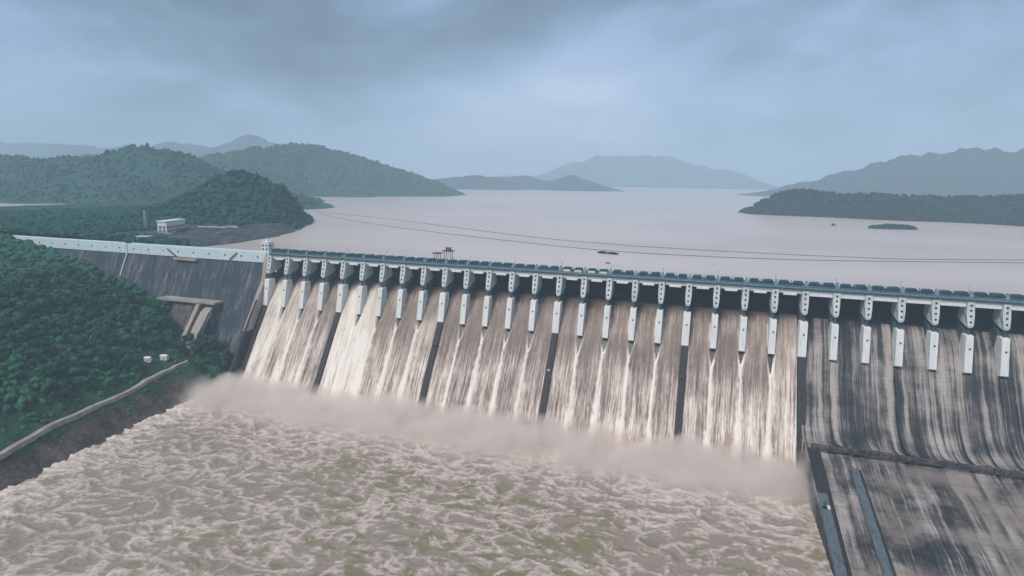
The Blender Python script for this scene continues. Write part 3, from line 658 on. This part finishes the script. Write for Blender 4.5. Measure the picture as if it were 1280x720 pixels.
gx, gy = np.meshgrid(np.arange(-760, -125, 5.0), np.arange(16, 640, 5.0)); gz = h_up(gx, gy); dd = np.interp(gy, SHY, SHX) - gx
st_mask = (sstep(152, 148, gz) * sstep(190, 150, dd) * sstep(45, 75, gy) * sstep(330, 270, gy)) > .35
bmask = (np.abs(gx + 275) < 26) & (gy > 85) & (gy < 165)
pts, r = scatter_grid((gx, gy, gz), 6500, 3, 138.6, lambda X, Y, Z: ~st_mask & ~bmask)
wood('hill_wood', 'dense green wood covering the cone-shaped hill behind the white gatehouse', pts, 2.6 + 3.2 * r.random(len(pts)) ** 2, M['leaf_hill'], 1, 31)
pts, r = scatter_grid(ridge, 12000, 4, 141); wood('ridge_wood', 'hazy woods on the long ridge above the lake', pts, 3.5 + 4 * r.random(len(pts)) ** 2, M['leaf_far'], 1, 41)
pts, r = scatter_grid(lhill, 7000, 5, 141); wood('left_hill_wood', 'blue-green woods on the rounded hill at the far left', pts, 3 + 3.2 * r.random(len(pts)) ** 2, M['leaf_far'], 1, 51)
pts, r = scatter_grid(risl, 4500, 6, 139); wood('headland_wood', 'dark woods on the headland at the right of the lake', pts, 3.5 + 3 * r.random(len(pts)) ** 2, M['leaf_dark'], 1, 61)
pts, r = scatter_grid(isl2, 160, 7, 138.5); wood('islet_scrub', 'low scrub on the small flat islet near the right edge', pts, 1.5 + 1.5 * r.random(len(pts)), M['leaf_hill'], 1, 71)

# individual trees on the river bank -------------------------------------------------------
def crown_mesh(seed, h, w):
    r = random.Random(seed); V, F = [], []
    lobes = [(r.uniform(-.5, .5) * w, r.uniform(-.5, .5) * w, h * r.uniform(.5, .85), w * r.uniform(.38, .6)) for _ in range(7)]
    for lx, ly, lz, lr in lobes:
        bv, bf = blob(seed * 7 + int(lx * 10), 1, .28); n = len(V); V += [(lx + a * lr * .8, ly + b * lr * .8, lz + c * lr * .72) for a, b, c in bv]; F += [tuple(n + i for i in f) for f in bf]
        for _ in range(36):
            d = Vector((r.gauss(0, 1), r.gauss(0, 1), r.gauss(.25, 1))).normalized(); c = Vector((lx, ly, lz)) + d * lr * r.uniform(.75, 1.12); c.z = lz + (c.z - lz) * .85
            t = d.orthogonal().normalized(); b = d.cross(t); a = r.uniform(0, 6.28); t, b = t * math.cos(a) + b * math.sin(a), b * math.cos(a) - t * math.sin(a)
            s = r.uniform(.45, .95); n = len(V); V += [tuple(c + t * s), tuple(c + b * s * .6 + d * .2), tuple(c - t * s), tuple(c - b * s * .6 - d * .1)]; F.append((n, n + 1, n + 2, n + 3))
    me = bpy.data.meshes.new('crown'); me.from_pydata(V, [], F); me.materials.append(M['leaf']); return me
def trunk_mesh(seed, h):
    r = random.Random(seed); m = MB(); b = Vector((r.uniform(-.4, .4), r.uniform(-.4, .4), h * .55)); m.tube([(0, 0, -1.5), (0, 0, h * .2), tuple(b)], [.42, .34, .2], 6)
    for _ in range(4):
        a = r.uniform(0, 6.28); m.tube([tuple(b * r.uniform(.55, .95)), tuple(b + Vector((math.cos(a) * h * .22, math.sin(a) * h * .22, h * r.uniform(.1, .22))))], [.16, .06], 5)
    return m.mesh('trunk', M['bark'])
TREES = [(crown_mesh(i + 1, h, w), trunk_mesh(i + 1, h)) for i, (h, w) in enumerate([(11, 4.6), (13, 5.4), (9, 4.2), (15, 5.2), (8, 4.8), (12, 6.2)])]
PATH = [(14, -420), (-12, -330), (-34, -235), (-42, -180), (-45, -150), (-47, -136), (-50, -120), (-53, -103), (-51, -88), (-48, -78)]
def path_dist(x, y):
    d = 1e9
    for (x0, y0), (x1, y1) in zip(PATH[:-1], PATH[1:]):
        vx, vy = x1 - x0, y1 - y0; t = max(0, min(1, ((x - x0) * vx + (y - y0) * vy) / (vx * vx + vy * vy))); d = min(d, math.hypot(x - x0 - t * vx, y - y0 - t * vy))
    return d
HUTS = [(-70.0, -105.0), (-64.0, -91.0)]
placed = []; tr = random.Random(77); tries = 0
while len(placed) < 290 and tries < 20000:
    tries += 1; x = tr.uniform(-255, -22); y = tr.uniform(-215, -36)
    if tries < 900: x = tr.uniform(-48, -9); y = tr.uniform(-85, -30)
    z = float(h_left(np.array(x), np.array(y)))
    wy = 3.4 - .5 * (129.8 - z)
    if z < 11 or z > 140 or y > wy - 6: continue
    if path_dist(x, y) < 6 or any(math.hypot(x - hx, y - hy) < 11 for hx, hy in HUTS): continue
    if -116 < x < -50 and y > -54: continue
    if x > -56 and y < -78 and not (x > -33 and y > -100): continue
    if x > -75 and y < -84 and y > -118 and z < 52 and any(abs(y - hy) < 12 for hx, hy in HUTS): continue
    if any((x - a) ** 2 + (y - b) ** 2 < 40 for a, b, _ in placed): continue
    placed.append((x, y, z))
for i, (x, y, z) in enumerate(placed):
    t = empty('broadleaf_tree', (x, y, z), tr.uniform(0, 6.28)); s = tr.uniform(.75, 1.25); t.scale = (s, s, s * tr.uniform(.9, 1.15))
    tag(t, 'green broadleaf tree in the wood on the bank below the abutment dam', 'tree', 'trees on the left river bank')
    c, k = TREES[tr.randrange(6)]; link('trunk', k, t); link('crown', c, t)
up = []
while len(up) < 4600:
    x = tr.uniform(-440, -14); y = tr.uniform(-420, 0); z = float(h_left(np.array(x), np.array(y)))
    if z > 9 and y < 3 - .5 * (129.8 - z) and path_dist(x, y) > 4.5 and not any(math.hypot(x - hx, y - hy) < 9 for hx, hy in HUTS) and not (-116 < x < -50 and y > -52): up.append((x, y, z))
wood('bank_scrub', 'green undergrowth between the trees on the left river bank', up, [(tr.uniform(2.5, 5.0) if (x < -100 or (x < -58 and y < -120)) else tr.uniform(1.2, 2.6)) if x < -40 or y > -84 else tr.uniform(.7, 1.5) for x, y, z in up], M['leaf'], 1, 81)

# path, huts, rocks ----------------------------------------------------------------------
def hz(x, y): return float(h_left(np.array(float(x)), np.array(float(y))))
def ribbon(name, pts, w, mat, lift=.6):
    q = []
    for (x0, y0), (x1, y1) in zip(pts[:-1], pts[1:]):
        for i in range(8): q.append((x0 + (x1 - x0) * i / 8, y0 + (y1 - y0) * i / 8))
    q.append(pts[-1]); m = MB(); L = []
    for i, (x, y) in enumerate(q):
        a = q[max(i - 1, 0)]; b = q[min(i + 1, len(q) - 1)]; d = Vector((b[0] - a[0], b[1] - a[1], 0)).normalized(); n = Vector((-d.y, d.x, 0))
        z = max(hz(x + n.x * w, y + n.y * w), hz(x, y), hz(x - n.x * w, y - n.y * w)) + lift; p = Vector((x, y, z)); L.append((p + n * w, p - n * w))
    for (a, b), (c, d) in zip(L[:-1], L[1:]):
        m.poly([a, b, d, c]); m.poly([a - Vector((0, 0, 4)), a, c, c - Vector((0, 0, 4))]); m.poly([b, b - Vector((0, 0, 4)), d - Vector((0, 0, 4)), d])
    return struct(m.build(name, mat))
ribbon('bank_path', PATH, 2.3, M['path'])
for (hx, hy), lab, sx in zip(HUTS, ('small white hut half hidden by trees, left of the other hut by the path', 'larger white hut at the head of the pale path'), (5.5, 6.5)):
    h = tag(empty('hut', (hx, hy, hz(hx, hy) - .3), .3), lab, 'hut')
    MB().box(-sx / 2, sx / 2, -2.2, 2.2, 0, 4.6).build('wall', M['white_wall'], h, bevel=.06); MB().extrude([(-2.8, 4.55), (0, 5.6), (2.8, 4.55), (2.8, 4.8), (0, 5.9), (-2.8, 4.8)], -sx / 2 - .4, sx / 2 + .4).build('roof', M['white_wall'], h)
    MB().box(-.6, .5, -2.32, -2.1, 0.1, 2.3).build('door', M['rust'], h); MB().box(1.2, 2.2, -2.3, -2.1, 1.6, 2.8).build('window', M['glass'], h)
def rock(x, y, s, lab, up=0.0):
    rr = random.Random(int(abs(x * 3 + y))); vs, fs, n0 = [], [], 0
    for i in range(9):
        V, F = blob(rr.randrange(999), 2, .16); r_ = s * rr.uniform(.28, .6); V = np.sign(V) * np.abs(V) ** .7
        V = V * np.array([r_ * rr.uniform(.8, 1.7), r_, r_ * rr.uniform(.5, 1.0)]) + (rr.uniform(-s, s), rr.uniform(-s * .5, s * .5), rr.uniform(-.5, .35) * s); vs.append(V); fs.append(F + n0); n0 += len(V)
    me = np_mesh('rock', np.concatenate(vs), np.concatenate(fs), M['rock'], smooth=False)
    return tag(link('rock_outcrop', me, None, (x, y, hz(x, y) + up), (0, 0, .5)), lab, 'rock')
rock(-19, -50, 7.5, 'pale rock outcrop among the trees nearest the spillway', 6)
rock(-44, -66, 6.0, 'brown rock outcrop at the foot of the pale concrete slope', 3)
# retaining block with ledge below the dam face
rb = tag(empty('retaining_block', (-98, -30, 40)), 'brown concrete retaining block with a ledge roof at the foot of the dark dam face', 'retaining wall')
def rp(name, mb, mat, bevel=.1): o = mb.build(name, mat, rb, bevel=bevel); o.matrix_parent_inverse = Matrix.Translation(-rb.location); return o
rp('block', MB().extrude([(-10, 30), (-60, 36), (-42, 62), (-28, 84)], -112, -70), M['rock'])
rp('ledge_roof', MB().box(-134, -51, -33, -8, 84.2, 86.4), M['path']); rp('buttress', MB().extrude([(-8, 36), (-68, 36), (-48, 62), (-32, 84.1), (-8, 84.1)], -77, -72), M['tan'])
rp('pale_slope', MB().extrude([(-8, 36), (-66, 36), (-52, 58), (-37, 76), (-29, 81), (-8, 81)], -67, -56), M['tan']); rp('side_wall', MB().extrude([(-8, 36), (-62, 36), (-44, 64), (-30, 84), (-8, 84)], -55.8, -53), M['wing'])

# ------------------------------------------------------------------ buildings and machines
tw = tag(empty('control_tower', (-8.6, 8, 139.4)), 'white square control tower with small dark windows at the left end of the gate row', 'tower')
MB().box(-5.0, 5.0, -4.5, 4.5, -4, 13.6).build('wall', M['white_wall'], tw, bevel=.08)
MB().box(-5.6, 5.6, -5.1, 5.1, 13.62, 14.5).build('roof_slab', M['white_wall'], tw, bevel=.08); MB().box(-1.2, 1.2, -1.2, 1.2, 14.52, 17.4).build('roof_cabin', M['white_wall'], tw, bevel=.05)
wm = MB().box(-1.25, 1.25, -.12, .2, -1.0, 1.0).mesh('window', M['glass']); fm = MB().box(-1.5, 1.5, -.18, .2, -1.35, -1.05).mesh('sill', M['pier_light'])
for z in (6.2, 10.4):
    for x in (-2.3, 2.4): w = link('window', wm, tw, (x, -4.55, z)); link('sill', fm, w)
    w = link('window', wm, tw, (5.05, -1.5, z), (0, 0, math.pi / 2)); link('sill', fm, w)
MB().box(5.1, 8.5, -3.6, 3.2, 2.6, 3.4).build('balcony', M['deck'], tw, bevel=.05)

gh = tag(empty('gatehouse', (BLD['A'][0], BLD['A'][1], BLD['z'] - 2), math.atan2(BLD['u'][1], BLD['u'][0])), 'white flat-roofed gatehouse with rows of windows on the wooded hillside', 'building')
L_, D_ = BLD['L'], BLD['D']                              # local x along the front, local y into the hill
MB().box(0, L_, 0, D_, 0, 17.0).build('wall', M['white_wall'], gh, bevel=.1); MB().box(-.8, L_ + .8, -.8, D_ + .8, 17.02, 18.6).build('roof', M['white_wall'], gh, bevel=.1)
MB().box(-6, L_ + 14, -6.5, -.05, -3.5, 1.2).build('terrace', M['path'], gh, bevel=.1)
wn = MB().box(-1.9, 1.9, -.14, .2, -1.9, 1.9).mesh('window', M['glass']); mu = MB().box(-.12, .12, -.22, -.1, -1.9, 1.9).box(-1.9, 1.9, -.22, -.1, -.12, .12).mesh('mullion', M['white_wall'])
for z in (4.4, 9.4):
    for i in range(9): w = link('window', wn, gh, (3.2 + i * 5.1, 0, z)); link('mullion', mu, w)
    for i in range(2): w = link('window', wn, gh, (0, 3.6 + i * 5.6, z), (0, 0, -math.pi / 2)); link('mullion', mu, w)
MB().box(L_ + .05, L_ + 9, 1, D_ - 2, 0, 8.5).build('annex', M['tan'], gh, bevel=.1)
for i in range(5):
    MB().extrude([(-6.6, 1.0), (-26, -6.5), (-26, -8), (-6.6, -4)], 2 + i * 9, 3.6 + i * 9).build('buttress', M['pier_light'], gh)
hb = tag(empty('shed', (-222, 34, hz(-222, 34) - .5), .12), 'low shed with a pale flat roof behind the abutment parapet', 'shed')
MB().box(-8, 8, -4, 4, 0, 4.5).build('wall', M['tan'], hb); MB().box(-9, 9, -5, 5, 4.52, 5.2).build('roof', M['cyan_white'], hb, bevel=.06)
rw = tag(empty('hill_wall', (-190, 232, hz(-190, 232))), 'long low pale retaining wall across the stone slope right of the gatehouse', 'wall')
for i in range(4):
    x0 = -270 + i * 12.0; y0 = 168 + i * 7.4; o = MB().box(0, 13.6, -.7, .7, -3, 2.2).build('wall_panel', M['pier_light'], rw, bevel=.06); o.location = (x0 + 190, y0 - 232, hz(x0 + 6, y0 + 4) - hz(-190, 232)); o.rotation_euler = (0, 0, .553)
# transmission mast on the left slope
mx, my = -318.0, 120.0; ms = tag(empty('lattice_mast', (mx, my, hz(mx, my) - 1)), 'thin grey lattice mast among trees left of the white gatehouse', 'mast')
for sx in (-1, 1):
    for sy in (-1, 1): MB().tube([(sx * 2, sy * 2, 0), (sx * .5, sy * .5, 30)], .16, 5).build('leg', M['pier_light'], ms)
br = MB()
for i in range(9):
    z = i * 3.3; w0 = 2 - 1.5 * z / 30; w1 = 2 - 1.5 * (z + 3.3) / 30
    for sx in (-1, 1): br.tube([(sx * w0, -w0, z), (-sx * w1, -w1, z + 3.3)], .09, 4); br.tube([(sx * w0, w0, z), (-sx * w1, w1, z + 3.3)], .09, 4)
br.build('bracing', M['pier_light'], ms); MB().box(-3.5, 3.5, -.15, .15, 27, 27.4).build('cross_arm', M['pier_light'], ms)
# gantry cranes on the deck
def gantry(x, y, h, w, d, label, cab):
    g = tag(empty('gantry_crane', (x, y, 142.5)), label, 'crane')
    for sx in (-1, 1):
        for sy in (-1, 1): MB().tube([(sx * w / 2, sy * d / 2, 0), (sx * w / 2 * .85, sy * d / 2, h)], .34, 6).build('leg', M['rust'], g)
    for sy in (-1, 1): MB().box(-w / 2 - 2, w / 2 + 2, sy * d / 2 - .4, sy * d / 2 + .4, h, h + 1.2).build('main_beam', M['rust'], g, bevel=.06)
    for sx in (-1, 1): MB().box(sx * w / 2 * .9 - .3, sx * w / 2 * .9 + .3, -d / 2, d / 2, h * .97, h * .97 + .8).build('end_beam', M['rust'], g)
    if cab:
        MB().box(-2.2, 2.2, -2, 2, h + 1.2, h + 3.2).build('trolley', M['rust'], g, bevel=.1); MB().extrude([(-2.6, h + 3.2), (0, h + 4.4), (2.6, h + 3.2)], -3.2, 3.2).build('trolley_roof', M['rust'], g)
        MB().tube([(-w / 2 * .9, -d / 2, 1), (0, -d / 2, h * .35), (w / 2 * .9, -d / 2, 1)], .22, 5).build('brace', M['rust'], g); MB().tube([(0, 0, h + 1.2), (0, 0, h * .4)], .12, 5).build('hoist_rope', M['rust'], g)
gantry(203.0, 9.5, 9.0, 5.2, 6.0, 'left, lower of the two rusty gantry cranes on the dam crest', False)
gantry(215.5, 9.5, 12.0, 7.6, 6.0, 'right, taller rusty gantry crane with a roofed trolley on the dam crest', True)
lm = tag(empty('floodlight_mast', (380.5, 9.0, 142.5)), 'single mast with a rusty floodlight bar on the dam crest near the black barge', 'mast')
MB().tube([(0, 0, 0), (0, 0, 10)], .25).build('pole', M['girder_white'], lm); MB().box(-2.3, 2.3, -.4, .4, 9.2, 10.4).build('lamp_bar', M['rust'], lm, bevel=.1); MB().box(-1.6, 1.6, -1.2, 1.2, 0, 2.6).build('cabinet', M['girder_white'], lm, bevel=.08)
# vessels and booms on the lake
def hull(sections, name, mat, par):
    m = MB(); n = len(sections[0]); m.v = [p for s in sections for p in s]
    for i in range(len(sections) - 1):
        for j in range(n): m.f.append((i * n + j, i * n + (j + 1) % n, (i + 1) * n + (j + 1) % n, (i + 1) * n + j))
    m.f.append(tuple(range(n))); m.f.append(tuple(range(len(m.v) - 1, len(m.v) - 1 - n, -1))); return m.build(name, mat, par)
bgx, bgy = 351.5, 207.0; bg = tag(empty('barge', (bgx, bgy, LAKE), math.atan2(-6, 25)), 'low black barge moored on the lake just behind the dam', 'barge')
for cx in (-7.2, 6.6):
    hull([[(cx + x, -w, z0), (cx + x, w, z0), (cx + x, w * 1.05, 1.3 + e), (cx + x, -w * 1.05, 1.3 + e)] for x, w, z0, e in ((-6.8, 1.6, .7, .5), (-5, 2.8, -.5, .2), (0, 3, -.6, 0), (5, 2.8, -.5, .2), (6.8, 1.6, .7, .5))], 'hull', M['black'], bg)
MB().box(-10, -4.5, -1.6, 1.6, 1.3, 2.6).build('cabin', M['black'], bg, bevel=.15); MB().box(2.5, 10, -1.8, 1.8, 1.3, 2.2).build('cargo', M['black'], bg, bevel=.3)
bt = tag(empty('boat', (751, 958, LAKE), .3), 'tiny dark boat on open water below the right headland', 'boat')
hull([[(x, -w, z0), (x, w, z0), (x, w * 1.2, 1.6 + e), (x, -w * 1.2, 1.6 + e)] for x, w, z0, e in ((-5.5, 1.3, -.3, 0), (-2, 1.8, -.5, 0), (2.5, 1.5, -.5, .1), (6, .2, .3, .8))], 'hull', M['black'], bt); MB().box(-3.5, 1.2, -1.3, 1.3, 1.5, 4.6).build('cabin', M['black'], bt, bevel=.2)
B1 = [(-406, 668), (-230, 529), (-61, 421), (131, 323), (276, 259), (340, 238), (400, 229), (488, 232), (582, 247), (695, 284), (900, 360)]
B2 = [(-471, 743), (-361, 699), (-184, 614), (-20, 507), (126, 415), (255, 346), (381, 312), (489, 302), (589, 302), (702, 312), (920, 400)]
for pts, lab in ((B1, 'nearer of the two thin floating booms strung across the lake'), (B2, 'farther of the two thin floating booms strung across the lake')):
    o = empty('floating_boom', (pts[0][0], pts[0][1], LAKE)); tag(o, lab, 'boom')
    fine = []
    for (x0, y0), (x1, y1) in zip(pts[:-1], pts[1:]):
        n = max(2, int(math.hypot(x1 - x0, y1 - y0) / 12))
        for i in range(n): fine.append((x0 + (x1 - x0) * i / n - pts[0][0], y0 + (y1 - y0) * i / n - pts[0][1], .25))
    MB().tube(fine, .36, 5).build('float_line', M['rock'], o)
def streak(pts, w, name='foam_streak'):
    m = MB(); q = []
    for (x0, y0), (x1, y1) in zip(pts[:-1], pts[1:]):
        for i in range(10): q.append((x0 + (x1 - x0) * i / 10, y0 + (y1 - y0) * i / 10))
    rr = random.Random(3); L = []
    for i, (x, y) in enumerate(q): k = w * rr.uniform(.3, 1.2) * math.sin(math.pi * (i + .5) / len(q)); x += rr.uniform(-2, 2); L.append(((x - k, y - k * .3, LAKE + .03), (x + k, y + k * .3, LAKE + .03)))
    for (a, b), (c, d) in zip(L[:-1], L[1:]): m.poly([a, b, d, c])
    struct(m.build(name, M['foam_lake']))
t = NT('pale lake foam'); M['foam_lake'] = t.set((0.64, 0.56, 0.52), 0.6, 0.3)
streak([(148, 540), (190, 450), (213, 412), (288, 312), (325, 220)], 3.0); streak([(330, 215), (338, 190), (345, 160)], 5.0)

# ------------------------------------------------------------------ spray at the toe and the hazy air
def spray():
    t = NT('silty spray'); t.t.nodes.remove(t.b); vol = t.n('ShaderNodeVolumePrincipled'); t.t.links.new(vol.outputs[0], t.out.inputs['Volume'])
    g = t.n('ShaderNodeTexCoord'); pos = g.outputs['Object']; sp = t.n('ShaderNodeSeparateXYZ'); t.t.links.new(pos, sp.inputs[0]); x, y, z = sp.outputs
    n1 = t.noise(pos, 0.030, 2, 0.5); n2 = t.noise(pos, 0.085, 3, 0.55)
    # billow height follows the noise, highest at the foot of the falling water
    yc = t.math('ADD', y, 82.0)
    prof = t.math('POWER', 2.718, t.math('MULTIPLY', t.math('MULTIPLY', yc, yc), -1 / 2100.0))
    top = t.math('ADD', t.math('MULTIPLY_ADD', n1, 46.0, -8.0), t.math('MULTIPLY_ADD', n2, 22.0, -11.0))
    top = t.math('MULTIPLY', t.math('ADD', top, 9.0), prof)
    d = t.math('DIVIDE', t.math('SUBTRACT', top, z), 17.0, clamp=True)
    ex = t.math('MULTIPLY', t.math('DIVIDE', t.math('ADD', x, 40.0), 25.0, clamp=True), t.math('DIVIDE', t.math('SUBTRACT', 558.0, x), 14.0, clamp=True))
    d = t.math('MULTIPLY', t.math('MULTIPLY', d, ex), prof)
    t.t.links.new(t.math('MULTIPLY', d, SPRAY_D), vol.inputs['Density'])
    vol.inputs['Color'].default_value = (0.99, 0.935, 0.895, 1); vol.inputs['Anisotropy'].default_value = 0.1
    t.m.cycles.volume_step_rate = 0.35 if hasattr(t.m.cycles, 'volume_step_rate') else None
    o = MB().box(-45, 559, -175, -22, -3, 52).build('spray_mist', t.m); tag(o, 'silty spray billowing along the foot of the falling water', 'spray', kind='stuff')
SPRAY_D = 0.13
spray()
def haze():
    t = NT('hazy air'); t.t.nodes.remove(t.b); vol = t.n('ShaderNodeVolumePrincipled'); t.t.links.new(vol.outputs[0], t.out.inputs['Volume'])
    vol.inputs['Color'].default_value = (0.67, 0.87, 1.0, 1); vol.inputs['Density'].default_value = HAZE_D; vol.inputs['Anisotropy'].default_value = 0.0
    o = MB().box(-12000, 12000, -2600, 15500, -40, 900).build('haze', t.m); tag(o, 'pale blue haze hanging over the lake and hills', 'haze', kind='stuff')
HAZE_D = 0.000175
haze()
